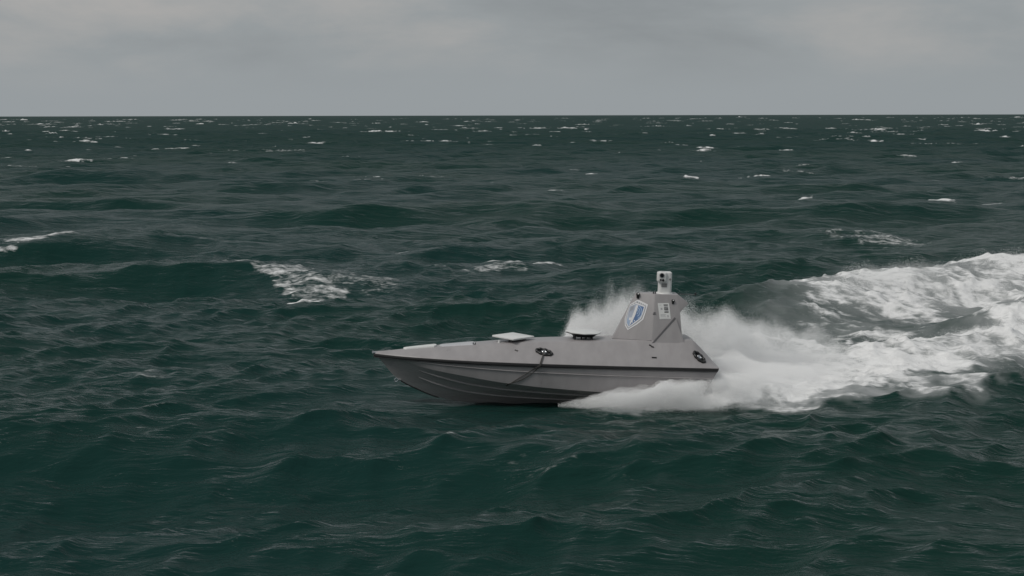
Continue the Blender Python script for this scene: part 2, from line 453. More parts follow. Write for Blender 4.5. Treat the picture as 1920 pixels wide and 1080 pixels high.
for (cx, cy, hl, hh, st) in CAPS:
    cr_ = math.hypot(cx, cy); ca = math.atan2(cx, cy)
    wd = max(hh * 2.2, 0.9 * float(np.interp(cr_, rr, np.gradient(rr))))
    ext = hl * 1.8 / cr_
    j0 = int((ca - ext - ang_f[0]) / da); j1 = int((ca + ext - ang_f[0]) / da) + 2
    j0, j1 = max(j0, 0), min(j1, len(ang_f))
    i0, i1 = np.searchsorted(rr, cr_ - 3 * wd), np.searchsorted(rr, cr_ + 3 * wd) + 1
    if j1 - j0 < 2:
        continue
    sl = (slice(i0, i1), slice(j0, j1))
    lx = (A_[sl] - ca) * cr_
    wob = 0.18 * wd * np.sin(lx / hl * 1.3 + cx) + 0.22 * wd * brk[sl] + 0.12 * lx
    ly = R_[sl] - cr_ - wob
    al = 1 - smooth(0.45, 1.25, np.abs(lx) / hl + 0.30 * lump[sl] + 0.15 * brk[sl])
    pr = np.where(ly < 0, np.exp(-(ly / (wd * 0.7)) ** 2), np.exp(-(ly / (wd * 1.3)) ** 2))
    dzs[sl] += hh * pr * np.clip(al, 0, 1) * (0.75 + 0.3 * lump[sl])
    foam[sl] = np.maximum(foam[sl], st * al * np.clip(pr * 1.3, 0, 1) * (0.90 + 0.20 * lump[sl]))

Xf = X + dxs; Yf = Y + dys; Zf = dzs
verts = np.stack([Xf, Yf, Zf], -1).reshape(-1, 3)
idx = np.arange(NR * NA).reshape(NR, NA)
q0 = idx[:-1, :]; q1 = np.roll(idx, -1, 1)[:-1, :]; q2 = np.roll(idx, -1, 1)[1:, :]; q3 = idx[1:, :]
quads = np.stack([q0, q1, q2, q3], -1).reshape(-1, 4)
# middle disc under the camera
nv = len(verts)
verts = np.vstack([verts, [[0, 0, 0]]])
tri = np.stack([np.full(NA, nv), np.roll(idx[0, :], -1), idx[0, :]], -1)
me = bpy.data.meshes.new('sea')
me.vertices.add(len(verts)); me.vertices.foreach_set('co', verts.astype(np.float32).ravel())
nl = quads.size + tri.size
me.loops.add(nl); me.loops.foreach_set('vertex_index', np.concatenate([quads.ravel(), tri.ravel()]).astype(np.int32))
me.polygons.add(len(quads) + len(tri))
me.polygons.foreach_set('loop_start', np.concatenate([np.arange(len(quads)) * 4, quads.size + np.arange(len(tri)) * 3]).astype(np.int32))
me.polygons.foreach_set('use_smooth', np.ones(len(quads) + len(tri), bool))
at = me.attributes.new('milk', 'FLOAT', 'POINT')
at.data.foreach_set('value', np.append(milk.ravel(), 0).astype(np.float32))
at = me.attributes.new('far', 'FLOAT', 'POINT')   # where waves are too small for the sheet to carry
at.data.foreach_set('value', np.append(smooth(35, 420, R_).ravel(), 0).astype(np.float32))
at = me.attributes.new('foam', 'FLOAT', 'POINT')
at.data.foreach_set('value', np.append(np.clip(foam, 0, 1.2).ravel(), 0).astype(np.float32))
me.update(calc_edges=True)
me.validate()

WATER_MIRROR = 0.66
def sea_material():
    m = bpy.data.materials.new('sea_water'); m.use_nodes = True
    t = m.node_tree; t.nodes.clear()
    o = N(t, 'ShaderNodeOutputMaterial')
    geo = N(t, 'ShaderNodeNewGeometry')
    # ripples, longer along the crests
    def ripple(scale, sx, sy, det, seed):
        mpn = N(t, 'ShaderNodeMapping', ins={'Scale': (sx, sy, 1.0), 'Rotation': (0, 0, rad(18)), 'Location': (seed, seed * 0.7, 0)})
        L(t, geo, 'Position', mpn, 'Vector')
        n = N(t, 'ShaderNodeTexNoise', noise_dimensions='2D', ins={'Scale': scale, 'Detail': det, 'Roughness': 0.55, 'Distortion': 0.3})
        L(t, mpn, 0, n, 'Vector')
        return n
    r0 = ripple(0.16, 0.6, 1.0, 4.0, 5.0)
    afar = N(t, 'ShaderNodeAttribute', attribute_name='far')
    b0 = N(t, 'ShaderNodeBump', ins={'Distance': 0.9}); L(t, afar, 'Fac', b0, 'Strength'); L(t, r0, 'Fac', b0, 'Height')
    r1 = ripple(1.3, 0.34, 1.0, 6.0, 3.0)
    r2_ = ripple(5.5, 0.30, 1.0, 4.0, 9.0)
    b1 = N(t, 'ShaderNodeBump', ins={'Strength': 0.85, 'Distance': 0.20}); L(t, r1, 'Fac', b1, 'Height'); L(t, b0, 0, b1, 'Normal')
    b2 = N(t, 'ShaderNodeBump', ins={'Strength': 0.8, 'Distance': 0.036}); L(t, r2_, 'Fac', b2, 'Height'); L(t, b1, 0, b2, 'Normal')
    # body light of the water under a rough mirror; facets too small to model keep the mirror from saturating at grazing angles
    wd_ = N(t, 'ShaderNodeBsdfDiffuse'); L(t, b2, 0, wd_, 'Normal')
    wg = N(t, 'ShaderNodeBsdfGlossy', ins={'Roughness': 0.15, 'Color': (1, 1, 1, 1)}); L(t, b2, 0, wg, 'Normal')
    # facets that lean away hide behind their neighbours: the ones in view lean a little towards the eye, more so with range
    dt = N(t, 'ShaderNodeVectorMath', operation='DOT_PRODUCT'); L(t, b2, 0, dt, 0); L(t, geo, 'Incoming', dt, 1)
    ab = N(t, 'ShaderNodeMath', operation='ABSOLUTE'); L(t, dt, 'Value', ab, 0)
    lean = N(t, 'ShaderNodeMapRange', ins={'To Min': 0.02, 'To Max': 0.18}); L(t, afar, 'Fac', lean, 0)
    cs = N(t, 'ShaderNodeMath', operation='ADD'); L(t, ab, 0, cs, 0); L(t, lean, 0, cs, 1)
    inv = N(t, 'ShaderNodeMath', operation='SUBTRACT', use_clamp=True, ins={0: 1.0}); L(t, cs, 0, inv, 1)
    p5 = N(t, 'ShaderNodeMath', operation='POWER', ins={1: 7.0}); L(t, inv, 0, p5, 0)
    frm = N(t, 'ShaderNodeMath', operation='MULTIPLY_ADD', ins={1: WATER_MIRROR, 2: 0.004}); L(t, p5, 0, frm, 0)
    w = N(t, 'ShaderNodeMixShader'); L(t, frm, 0, w, 0); L(t, wd_, 0, w, 1); L(t, wg, 0, w, 2)
    # body colour of the water, slowly varying between blue green and bottle green
    big_n = N(t, 'ShaderNodeTexNoise', noise_dimensions='2D', ins={'Scale': 0.035, 'Detail': 3.0}); L(t, geo, 'Position', big_n, 'Vector')
    rampc = N(t, 'ShaderNodeValToRGB')
    rampc.color_ramp.elements[0].position = 0.35; rampc.color_ramp.elements[0].color = (0.0088, 0.0355, 0.0285, 1)
    rampc.color_ramp.elements[1].position = 0.65; rampc.color_ramp.elements[1].color = (0.0092, 0.0360, 0.0330, 1)
    L(t, big_n, 'Fac', rampc, 0); L(t, rampc, 0, wd_, 'Color')
    # water white with tiny bubbles under and around the foam
    mk = N(t, 'ShaderNodeBsdfDiffuse', ins={'Color': (0.46, 0.47, 0.475, 1)}); L(t, b1, 0, mk, 'Normal')
    am = N(t, 'ShaderNodeAttribute', attribute_name='milk')
    wm = N(t, 'ShaderNodeMixShader'); L(t, am, 'Fac', wm, 0); L(t, w, 0, wm, 1); L(t, mk, 0, wm, 2)
    # foam
    fo = N(t, 'ShaderNodeBsdfPrincipled')
    fo.inputs['Roughness'].default_value = 0.9
    fo.inputs['Specular IOR Level'].default_value = 0.1
    def fnoise(scale, sx, sy, det, rough):
        mpn = N(t, 'ShaderNodeMapping', ins={'Scale': (sx, sy, 1.0), 'Rotation': (0, 0, rad(-22))}); L(t, geo, 'Position', mpn, 'Vector')
        n = N(t, 'ShaderNodeTexNoise', noise_dimensions='3D', ins={'Scale': scale, 'Detail': det, 'Roughness': rough, 'Distortion': 0.6}); L(t, mpn, 0, n, 'Vector')
        return n
    fa = fnoise(1.7, 0.40, 1.0, 8.0, 0.66)
    fb = fnoise(6.0, 0.7, 0.8, 4.0, 0.6)
    mixn = N(t, 'ShaderNodeMath', operation='MULTIPLY_ADD', ins={1: 0.45}); L(t, fb, 'Fac', mixn, 0); 
    sc_ = N(t, 'ShaderNodeMath', operation='MULTIPLY', ins={1: 0.85}); L(t, fa, 'Fac', sc_, 0); L(t, sc_, 0, mixn, 2)
    at_ = N(t, 'ShaderNodeAttribute', attribute_name='foam')
    # cover = smoothstep(noise threshold falling as the foam gets thicker)
    thr = N(t, 'ShaderNodeMapRange', clamp=True, ins={'From Min': 0.0, 'From Max': 1.0, 'To Min': 1.02, 'To Max': 0.28}); L(t, at_, 'Fac', thr, 0)
    sub = N(t, 'ShaderNodeMath', operation='SUBTRACT'); L(t, mixn, 0, sub, 0); L(t, thr, 0, sub, 1)
    cov = N(t, 'ShaderNodeMapRange', interpolation_type='SMOOTHSTEP', ins={'From Min': -0.04, 'From Max': 0.30, 'To Min': 0.0, 'To Max': 1.0}); L(t, sub, 0, cov, 0)
    gate = N(t, 'ShaderNodeMapRange', interpolation_type='SMOOTHSTEP', ins={'From Min': 0.04, 'From Max': 0.22}); L(t, at_, 'Fac', gate, 0)
    covg = N(t, 'ShaderNodeMath', operation='MULTIPLY'); L(t, cov, 0, covg, 0); L(t, gate, 0, covg, 1)
    frc = N(t, 'ShaderNodeMapRange', ins={'From Min': 0.35, 'From Max': 0.75, 'To Min': 0.76, 'To Max': 0.94}); L(t, fb, 'Fac', frc, 0)
    fc = N(t, 'ShaderNodeCombineColor'); L(t, frc, 0, fc, 0); L(t, frc, 0, fc, 1); L(t, frc, 0, fc, 2); L(t, fc, 0, fo, 'Base Color')
    fbump = N(t, 'ShaderNodeBump', ins={'Strength': 0.8, 'Distance': 0.10}); L(t, mixn, 0, fbump, 'Height'); L(t, fbump, 0, fo, 'Normal')
    mix = N(t, 'ShaderNodeMixShader'); L(t, covg, 0, mix, 0); L(t, wm, 0, mix, 1); L(t, fo, 0, mix, 2)
    L(t, mix, 0, o, 'Surface')
    return m
sea = link('sea', me, None, sea_material())
sea['kind'] = 'structure'
sea['label'] = 'choppy dark green sea with whitecaps running to the horizon'

# ------------------------------------------------------------------ the boat (x aft from the bow tip, y to starboard, z up from the gunwale)
LOA = 6.45
boat = bpy.data.objects.new('unmanned_boat', None)
col.objects.link(boat)
boat.location = (0.60, 36.05, 0.81)
boat.rotation_euler = (rad(1.0), rad(2.0), rad(3.0))
boat['label'] = 'grey crewless speedboat with sloped deck, tower and white camera head, throwing spray'
boat['category'] = 'boat'
def P(u, v, z): return (u - LOA / 2, v, z)

yg = curve([0, .12, .45, .9, 1.6, 2.4, 3.2, 4.5, 6.45], [.015, .10, .29, .46, .66, .78, .84, .87, .85])
yc = curve([0, .30, .6, 1.0, 1.6, 2.57, 3.4, 4.5, 6.45], [.004, .12, .24, .40, .56, .70, .755, .785, .78])
zc = curve([0, .30, .6, .9, 1.6, 2.57, 3.4, 4.5, 6.45], [-.05, -.075, -.13, -.19, -.29, -.41, -.47, -.515, -.54])
zk = curve([0, .07, .35, .45, .75, 1.3, 1.8, 2.6, 6.45], [-.045, -.075, -.375, -.46, -.62, -.82, -.89, -.925, -.93])
zt = curve([0, .2, .57, 1.15, 1.9, 2.4, 3.0, 4.0, 5.0, 5.85, 5.96, 6.03, 6.10, 6.45], [.03, .05, .095, .165, .24, .285, .34, .385, .43, .468, .462, .435, .37, .02])
wt = curve([0, .2, .57, 1.15, 2.4, 3.5, 5.0, 6.05, 6.45], [.004, .03, .085, .155, .29, .35, .41, .43, .44])
us = np.unique(np.concatenate([np.linspace(0, .6, 16), np.linspace(.6, 5.8, 50), np.linspace(5.8, LOA, 16)]))
def rake(u, z):
    return u - 0.5 * max(0.0, -z) * float(smooth(5.6, LOA, u))

def strip_mesh(name, cols_fn, parent, m, both=True, angle=40, cap=False):
    """loft: cols_fn(u) gives [(v, z), ...] on the port side; mirrored to starboard"""
    V, Fc = [], []
    for sgn in ((-1, 1) if both else (-1,)):
        base = len(V)
        n = None
        for u in us:
            c = cols_fn(float(u)); n = len(c)
            for (v, z) in c:
                V.append(P(rake(float(u), z), sgn * v, z))
        for i in range(len(us) - 1):
            for j in range(n - 1):
                a, b, c_, d = base + i * n + j, base + i * n + j + 1, base + (i + 1) * n + j + 1, base + (i + 1) * n + j
                Fc.append((a, b, c_, d) if sgn < 0 else (a, d, c_, b))
    me_ = bpy.data.meshes.new(name)
    bm = bmesh.new()
    vv = [bm.verts.new(x) for x in V]
    for f in Fc:
        try: bm.faces.new([vv[i] for i in f])
        except ValueError: pass
    bmesh.ops.remove_doubles(bm, verts=bm.verts[:], dist=0.0006)
    return bmobj(name, bm, parent, m, angle)

def bottom_cols(u):
    k_, c_, y_ = float(zk(u)), float(zc(u)), float(yc(u))
    r = []
    for t in np.linspace(0, 1, 9):
        bulge = 0.10 * math.sin(math.pi * t) * y_ * (1 - float(smooth(0.6, 2.4, u)))
        r.append((max(0.0015, t * y_ - bulge * 0.3), k_ + (c_ - k_) * (t ** 0.95)))
    return r
bottom = strip_mesh('hull_bottom', bottom_cols, boat, M['bottom'])
def side_cols(u):
    c_, y_, g_ = float(zc(u)), float(yc(u)), float(yg(u))
    lip = 0.020 * float(smooth(.3, 1.0, u))
    top = -0.045
    r = [(y_ + 0.001, c_), (y_ + lip, c_ + 0.004)]
    for t in np.linspace(0.12, 1, 7):
        r.append((y_ + lip + (g_ - 0.015 - y_ - lip) * t ** 0.9, c_ + 0.004 + (top - c_ - 0.004) * t))
    return r
hull_side = strip_mesh('hull_side', side_cols, boat, M['paint'], angle=30)
def deck_cols(u):
    g_, w_, t_ = float(yg(u)), float(wt(u)), float(zt(u))
    r = [(g_ - 0.012, -0.010), (g_ - 0.004, 0.0), (g_ - 0.012, 0.010)]
    ed = min(0.03, w_ * 0.5)
    a = Vector((w_, t_)); s = (Vector((g_ - 0.012, 0.010)) - a)
    if s.length > 1e-4: s.normalize()
    for t in np.linspace(0.2, 1, 5):
        q = Vector((g_ - 0.012, 0.010)).lerp(a + s * ed, t); r.append((q.x, q.y))
    r.append((w_ - ed * 0.1 + s.x * ed * 0.25, t_ + s.y * ed * 0.22 - 0.001))
    r.append((max(w_ - ed, 0.001), t_ + 0.002))
    r.append((0.0008, t_ + 0.006))
    return r
deck = strip_mesh('deck', deck_cols, boat, M['paint'], angle=30)
# moulded line along the topsides
def mould_cols(u):
    y1 = float(yc(u)); g_ = float(yg(u)); c_ = float(zc(u))
    z = -0.045 + (c_ + 0.045) * 0.30
    t = (z - c_) / (-0.045 - c_) if abs(c_ + 0.045) > 1e-3 else 1
    v = y1 + 0.02 * float(smooth(.3, 1, u)) + (g_ - 0.015 - y1) * max(t, 0) ** 0.9
    f = float(smooth(0.9, 1.6, u))
    return [(v - 0.004, z + 0.009), (v + 0.005 * f, z + 0.002), (v + 0.006 * f, z - 0.003), (v - 0.006, z - 0.012)]
strip_mesh('moulded_line', mould_cols, boat, M['paint'], angle=30)
# rubbing strake: upper grey lip, black rubber below
def rail_cols(u):
    g_ = float(yg(u))
    return [(g_ - 0.03, -0.008), (g_ + 0.006, -0.008), (g_ + 0.012, -0.013), (g_ + 0.012, -0.020), (g_ + 0.022, -0.024), (g_ + 0.024, -0.044), (g_ + 0.016, -0.058), (g_ - 0.03, -0.060)]
strip_mesh('rubbing_strake', rail_cols, boat, M['rubber'], angle=35)
def lip_cols(u):
    g_ = float(yg(u)); f = float(smooth(3.6, 5.0, u))
    return [(g_ - 0.02, -0.0605), (g_ + 0.010, -0.0605), (g_ + 0.011, -0.066 - 0.004 * f), (g_ - 0.012, -0.078 - 0.004 * f)]
strip_mesh('strake_lip', lip_cols, boat, M['seam_shade'], angle=35)
# spray rails on the bottom
def spray_rail(t0, u0):
    V, Fc = [], []
    uu = np.linspace(u0, LOA - 0.3, 50)
    for sgn in (-1, 1):
        base = len(V)
        for u in uu:
            y_, k_, c_ = float(yc(u)), float(zk(u)), float(zc(u))
            f = float(smooth(u0, u0 + 0.7, u))
            t = t0 + 0.17 * (1 - float(smooth(u0 - 0.3, u0 + 1.1, u)))
            v = t * y_; z = k_ + (c_ - k_) * t ** 0.95
            for dv, dz in ((-0.03, -0.014), (0.034 * f, 0.000), (0.038 * f, 0.012), (0.004, 0.040)):
                V.append(P(u, sgn * (v + dv), z + dz - 0.004 * (1 - f)))
        for i in range(len(uu) - 1):
            for j in range(3):
                a, b, c_, d = base + i * 4 + j, base + i * 4 + j + 1, base + (i + 1) * 4 + j + 1, base + (i + 1) * 4 + j
                Fc.append((a, b, c_, d) if sgn < 0 else (a, d, c_, b))
    return pymesh('spray_rail', V, Fc, boat, M['paint'], 30)
spray_rail(0.68, 0.86)
spray_rail(0.36, 0.86)
# transom
bm = bmesh.new()
prof = [(0, float(zk(LOA)))] + bottom_cols(LOA)[1:] + side_cols(LOA)[1:] + [(float(yg(LOA)) - 0.012, 0.0), (float(wt(LOA)), 0.022)]
ring = [P(rake(LOA, z), -v, z) for v, z in prof] + [P(rake(LOA, z), v, z) for v, z in reversed(prof) if v > 0.01]
bm.faces.new([bm.verts.new(p) for p in ring])
bmobj('transom', bm, boat, M['paint'])
# waterjet nozzle on the transom
bm = bmesh.new()
add_cyl(bm, P(LOA - 0.40, 0, -0.68), P(LOA - 0.12, 0, -0.70), 0.16, 0.12, 24)
bmobj('jet_nozzle', bm, boat, M['black'])

# stem eye and bow fitting
bm = bmesh.new()
add_torus(bm, P(0.44, 0, -0.50), (1, 0, 0.2), (0, 0, 1), 0.030, 0.034, 0.011, 20, 8)
add_box(bm, P(0.50, 0, -0.505), (0.05, 0.05, 0.03))
bmobj('stem_eye', bm, boat, M['metal'])
tube('keel_strip', [P(u, 0, float(zk(u)) - 0.004) for u in np.linspace(0.50, 1.25, 20)], 0.013, boat, M['rubber'])
bm = bmesh.new()
add_box(bm, P(0.05, 0, 0.012), (0.12, 0.055, 0.045)); bevel(bm, 0.012)
add_cyl(bm, P(-0.015, 0, 0.0), P(-0.015, 0, 0.045), 0.018, 0.014)
bmobj('bow_fitting', bm, boat, M['metal'])

# hatches on the foredeck
def deck_hatch(u0, u1, side, m, th, inset=0.012):
    n = 14
    V, Fc = [], []
    for i in range(n + 1):
        s = i / n; u = u0 + (u1 - u0) * s
        e_ = min(s, 1 - s) * (u1 - u0)
        e_ = 1 - max(0, 1 - e_ / 0.05) ** 2 * 0.5
        w_ = max(float(wt(u)) - inset, 0.01) * e_
        z = float(zt(u))
        for v, dz in ((-w_, 0.0), (-w_ + 0.006, th * 0.8), (-w_ + 0.016, th), (w_ - 0.016, th), (w_ - 0.006, th * 0.8), (w_, 0.0)):
            V.append(P(u, v, z + dz))
    for i in range(n):
        for j in range(5):
            a = i * 6 + j
            Fc.append((a, a + 6, a + 7, a + 1))
    Fc.append(tuple(range(6))); Fc.append(tuple(n * 6 + j for j in reversed(range(6))))
    return pymesh('deck_hatch', V, Fc, boat, m, 40)
h1 = deck_hatch(0.56, 1.18, 0, M['white'], 0.030)  # white colour carries the sky reflection on the flat hatch top
h1['label'] = 'hatch cover near the bow, sky reflection painted white'
h2 = deck_hatch(1.24, 1.92, 0, M['offwhite'], 0.012)
h2['label'] = 'pale grey deck panel behind the white hatch'
for du in (0, .035):
    bm = bmesh.new()
    add_cyl(bm, P(1.87 + du, -.20, float(zt(1.88))), P(1.87 + du, -.20, float(zt(1.88)) + 0.045), 0.011, 0.009, 12)
    bmobj('deck_stud', bm, boat, M['black'])

# points on the sloping deck side
def deck_frame(u, t):
    """t from 0 at the gunwale to 1 at the deck edge -> point, along, up the slope, outward normal (port)"""
    def pt(u_, t_):
        a = Vector(P(u_, -(float(yg(u_)) - 0.012), 0.010)); b = Vector(P(u_, -float(wt(u_)), float(zt(u_))))
        return a.lerp(b, t_)
    p = pt(u, t); al = (pt(u + .05, t) - pt(u - .05, t)).normalized(); up = (pt(u, min(t + .1, 1)) - pt(u, t - .1)).normalized()
    n = up.cross(al).normalized()
    if n.y > 0: n = -n
    up = al.cross(n).normalized()
    if up.z < 0: up = -up
    return p, al, up, n
def mooring_point(u, t, ang_, a1, a2):
    p, al, up, n = deck_frame(u, t)
    d1_ = al * math.cos(ang_) - up * math.sin(ang_); d2_ = al * math.sin(ang_) + up * math.cos(ang_)
    bm = bmesh.new()
    add_torus(bm, p + n * 0.014, d1_, d2_, a1, a2, 0.026, 48, 10, 0.18)
    # black backing plate
    vs_ = [bm.verts.new(p + n * 0.006 + d1_ * math.cos(q) * a1 + d2_ * math.sin(q) * a2) for q in [2 * math.pi * i / 32 for i in range(32)]]
    bm.faces.new(vs_)
    o = bmobj('mooring_ring', bm, boat, M['black'], 50)
    b2_ = bmesh.new()
    add_torus(b2_, p + n * 0.020, d1_, d2_, a1 * 0.30, a2 * 0.36, 0.011, 28, 8)
    add_cyl(b2_, p - d1_ * a1 * 0.3 + n * 0.022, p + d1_ * a1 * 0.3 + n * 0.022, 0.010, 0.010, 10)
    bmobj('cleat', b2_, o, M['metal'], 50)
    return p, n
ring_p, ring_n = mooring_point(3.186, 0.50, rad(22), 0.150, 0.062)
mooring_point(6.09, 0.44, rad(30), 0.132, 0.062)
for (u, t, a_, ln) in ((2.67, .60, .5, .030), (5.185, .80, .6, .022), (5.225, .74, .4, .024), (5.24, .33, .05, .045)):
    p, al, up, n = deck_frame(u, t)
    bm = bmesh.new()
    q = al * math.cos(a_) - up * math.sin(a_)
    add_cyl(bm, p - q * ln + n * 0.006, p + q * ln + n * 0.006, 0.013, 0.013, 10)
    bmobj('deck_vent', bm, boat, M['black'])

# ------------------------------------------------------------------ tower
def tower_mesh():
    Z0, Z1 = 0.36, 1.295
    def ring_(z, pts): return [(u, v, z) for u, v in pts]
    Cb, Ct = (5.22, .42, .40), (5.275, .215, Z1)
    bot = [(4.485, .083), (5.217, .429), (5.81, .429)]
    a_, b_, c_ = Vector((4.485, .083, Z0)), Vector((5.217, .429, Z0)), Vector((5.275, .215, Z1))
    n_ = (b_ - a_).cross(c_ - a_)                                   # keep the front facet flat
    vf = a_.y - (n_.x * (4.935 - a_.x) + n_.z * (Z1 - a_.z)) / n_.y
    top = [(4.935, vf), (5.275, .215), (5.725, .215)]
    V = []
    for sgn in (-1, 1):
        for (u, v) in bot: V.append(P(u, sgn * v, Z0))
        for (u, v) in top: V.append(P(u, sgn * v, Z1))
    f = [(0, 1, 4, 3), (1, 2, 5, 4), (6, 9, 10, 7), (7, 10, 11, 8), (6, 0, 3, 9), (2, 8, 11, 5), (3, 4, 5, 11, 10, 9)]
    bm = bmesh.new()
    vv = [bm.verts.new(x) for x in V]
    for q in f: bm.faces.new([vv[i] for i in q])
    bmesh.ops.recalc_face_normals(bm, faces=bm.faces[:])
    bevel(bm, 0.012, 2)
    return bmobj('tower', bm, boat, M['paint'], 20)
tower = tower_mesh()
def side_v(z): return 0.429 + (0.215 - 0.429) * (z - 0.36) / (1.295 - 0.36)
# overhanging aft wing at the tower top
bm = bmesh.new()
wing = [(5.50, 1.285), (5.725, 1.287), (5.915, 1.145), (5.675, 0.88), (5.50, 0.95)]
A2 = [bm.verts.new(P(u, -(side_v(z) - 0.006), z)) for u, z in wing]; B2 = [bm.verts.new(P(u, side_v(z) - 0.006, z)) for u, z in wing]
bm.faces.new(A2); bm.faces.new(B2[::-1])
for i in range(5): bm.faces.new((A2[i], A2[(i + 1) % 5], B2[(i + 1) % 5], B2[i]))
bmesh.ops.recalc_face_normals(bm, faces=bm.faces[:]); bevel(bm, 0.010, 2)
bmobj('aft_wing', bm, tower, M['paint'], 20)
# lower fairing under the diagonal joint, flush with the deck side
for sgn in (-1, 1):
    bm = bmesh.new()
    tri_o = [(5.205, 0.475, 0.33), (5.672, 0.345, 0.865), (5.825, 0.475, 0.43), (5.84, 0.56, 0.30), (5.24, 0.56, 0.28)]
    a_ = [bm.verts.new(P(u, sgn * v, z)) for u, v, z in tri_o]
    b_ = [bm.verts.new(P(u, sgn * 0.20, z)) for u, v, z in tri_o]
    bm.faces.new(a_[:3]); bm.faces.new((a_[0], a_[2], a_[3], a_[4]))
    for i, j in ((0, 1), (1, 2), (2, 3), (3, 4), (4, 0)): bm.faces.new((a_[i], a_[j], b_[j], b_[i]))
    bmesh.ops.recalc_face_normals(bm, faces=bm.faces[:])
    bmobj('fairing', bm, tower, M['paint'], 25)
    # dark strip coloured in for the shadow line at the step
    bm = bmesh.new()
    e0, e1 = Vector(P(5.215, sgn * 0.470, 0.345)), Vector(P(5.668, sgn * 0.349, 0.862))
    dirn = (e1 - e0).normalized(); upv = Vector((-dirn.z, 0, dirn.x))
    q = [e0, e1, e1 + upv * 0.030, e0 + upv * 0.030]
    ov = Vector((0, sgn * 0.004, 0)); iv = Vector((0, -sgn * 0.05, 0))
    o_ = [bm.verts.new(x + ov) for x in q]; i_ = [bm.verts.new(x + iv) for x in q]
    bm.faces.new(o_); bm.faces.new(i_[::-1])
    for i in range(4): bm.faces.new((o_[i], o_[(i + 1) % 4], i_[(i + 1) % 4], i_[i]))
    bmobj('joint_shade', bm, tower, M['seam_shade'], 25)
# crease strip and hinge
bm = bmesh.new()
add_box(bm, P(5.262, -(side_v(0.93) + 0.004), 0.93), (0.055, 0.014, 0.012))
add_box(bm, P(5.268, -(side_v(0.96) + 0.004), 0.955), (0.045, 0.012, 0.010))
bmobj('hinge', bm, tower, M['seam_shade'])
# base flange line
tube('base_joint', [P(4.50, -.11, .416), P(4.9, -.30, .432), P(5.215, -.432, .438)], 0.004, tower, M['seam_shade'])

# facet frames for the emblem and label
def facet(a, b, c):
    a, b, c = Vector(P(*a)), Vector(P(*b)), Vector(P(*c))
    n = (b - a).cross(c - a).normalized()
    if n.y > 0: n = -n
    def on(u, z, off):
        x = u - LOA / 2
        v = a.y - (n.x * (x - a.x) + n.z * (z - a.z)) / n.y
        return Vector((x, v, z)) + n * off
    return on
FR = facet((4.485, -.083, .36), (5.217, -.429, .36), (5.275, -.215, 1.295))
SD = facet((5.217, -.429, .36), (5.81, -.429, .36), (5.275, -.215, 1.295))

class Decal:
    """flat print built from thin layers, one mesh with several colours"""
    def __init__(self, fr): self.fr, self.V, self.F, self.I = fr, [], [], []
    def poly(self, pts, off, mi):
        b = len(self.V)
        self.V += [self.fr(u, z, off) for u, z in pts]; self.F.append(tuple(range(b, b + len(pts)))); self.I.append(mi)
    def band(self, outer, inner, off, mi):
        n = len(outer); b = len(self.V)
        self.V += [self.fr(u, z, off) for u, z in outer] + [self.fr(u, z, off) for u, z in inner]
        for i in range(n):
            j = (i + 1) % n
            self.F.append((b + i, b + j, b + n + j, b + n + i)); self.I.append(mi)
    def build(self, name, parent, mats):
        return pymesh(name, self.V, self.F, parent, mats, None, self.I)

outer = [(4.967, 1.172), (5.15, 1.095), (5.112, 0.953), (5.068, 0.811), (4.965, 0.715), (4.788, 0.591), (4.737, 0.674), (4.732, 0.791), (4.769, 0.926), (4.825, 1.069)]
inner = [(4.932, 1.086), (5.078, 1.042), (5.046, 0.919), (5.006, 0.828), (4.908, 0.747), (4.805, 0.655), (4.771, 0.721), (4.776, 0.823), (4.800, 0.928), (4.828, 1.032)]
def lerp2(A, B, t): return [(a[0] + (b[0] - a[0]) * t, a[1] + (b[1] - a[1]) * t) for a, b in zip(A, B)]
dec = Decal(FR)
bm_back = outer
dec.band(outer, lerp2(outer, inner, 0.38), 0.0045, 0)                              # white rim
dec.band(lerp2(outer, inner, 0.30), lerp2(outer, inner, 0.78), 0.0040, 1)          # grey band
dec.band(lerp2(outer, inner, 0.70), inner, 0.0050, 0)                              # inner white line
dec.poly(inner, 0.0036, 4)                                                         # silver field
dec.poly([(4.972, 1.073), (5.076, 1.041), (5.044, 0.919), (5.004, 0.829), (4.907, 0.749), (4.812, 0.664), (4.872, 0.80), (4.925, 0.93)], 0.0042, 2)
dec.poly([(4.776, 0.80), (4.832, 0.835), (4.862, 0.78), (4.806, 0.668), (4.774, 0.722)], 0.0042, 3)
dec.poly([(4.838, 1.02), (4.90, 1.055), (4.885, 0.985), (4.815, 0.93)], 0.0042, 1)
dec.poly([(4.935, 1.062), (4.978, 1.066), (4.930, 0.90), (4.880, 0.78), (4.818, 0.672), (4.826, 0.73), (4.868, 0.86)], 0.0048, 0)
dec.poly([(4.812, 0.825), (4.885, 0.835), (4.868, 0.790), (4.806, 0.775)], 0.0052, 0)
# signal arcs on the blue half
for r0_, r1_ in ((0.030, 0.046), (0.066, 0.082), (0.104, 0.120)):
    cu, cz = 4.938, 0.945
    aa = np.linspace(rad(-72), rad(62), 12)
    for a0, a1 in zip(aa[:-1], aa[1:]):
        dec.poly([(cu + 0.92 * r0_ * math.cos(a0), cz + 1.15 * r0_ * math.sin(a0)), (cu + 0.92 * r1_ * math.cos(a0), cz + 1.15 * r1_ * math.sin(a0)),
                  (cu + 0.92 * r1_ * math.cos(a1), cz + 1.15 * r1_ * math.sin(a1)), (cu + 0.92 * r0_ * math.cos(a1), cz + 1.15 * r0_ * math.sin(a1))], 0.0050, 3)
for cu, cz in ((4.872, 0.748), (4.908, 0.775)):
    dec.poly([(cu + 0.010 * math.cos(q), cz + 0.011 * math.sin(q)) for q in np.linspace(0, 2 * math.pi, 10, endpoint=False)], 0.0054, 0)
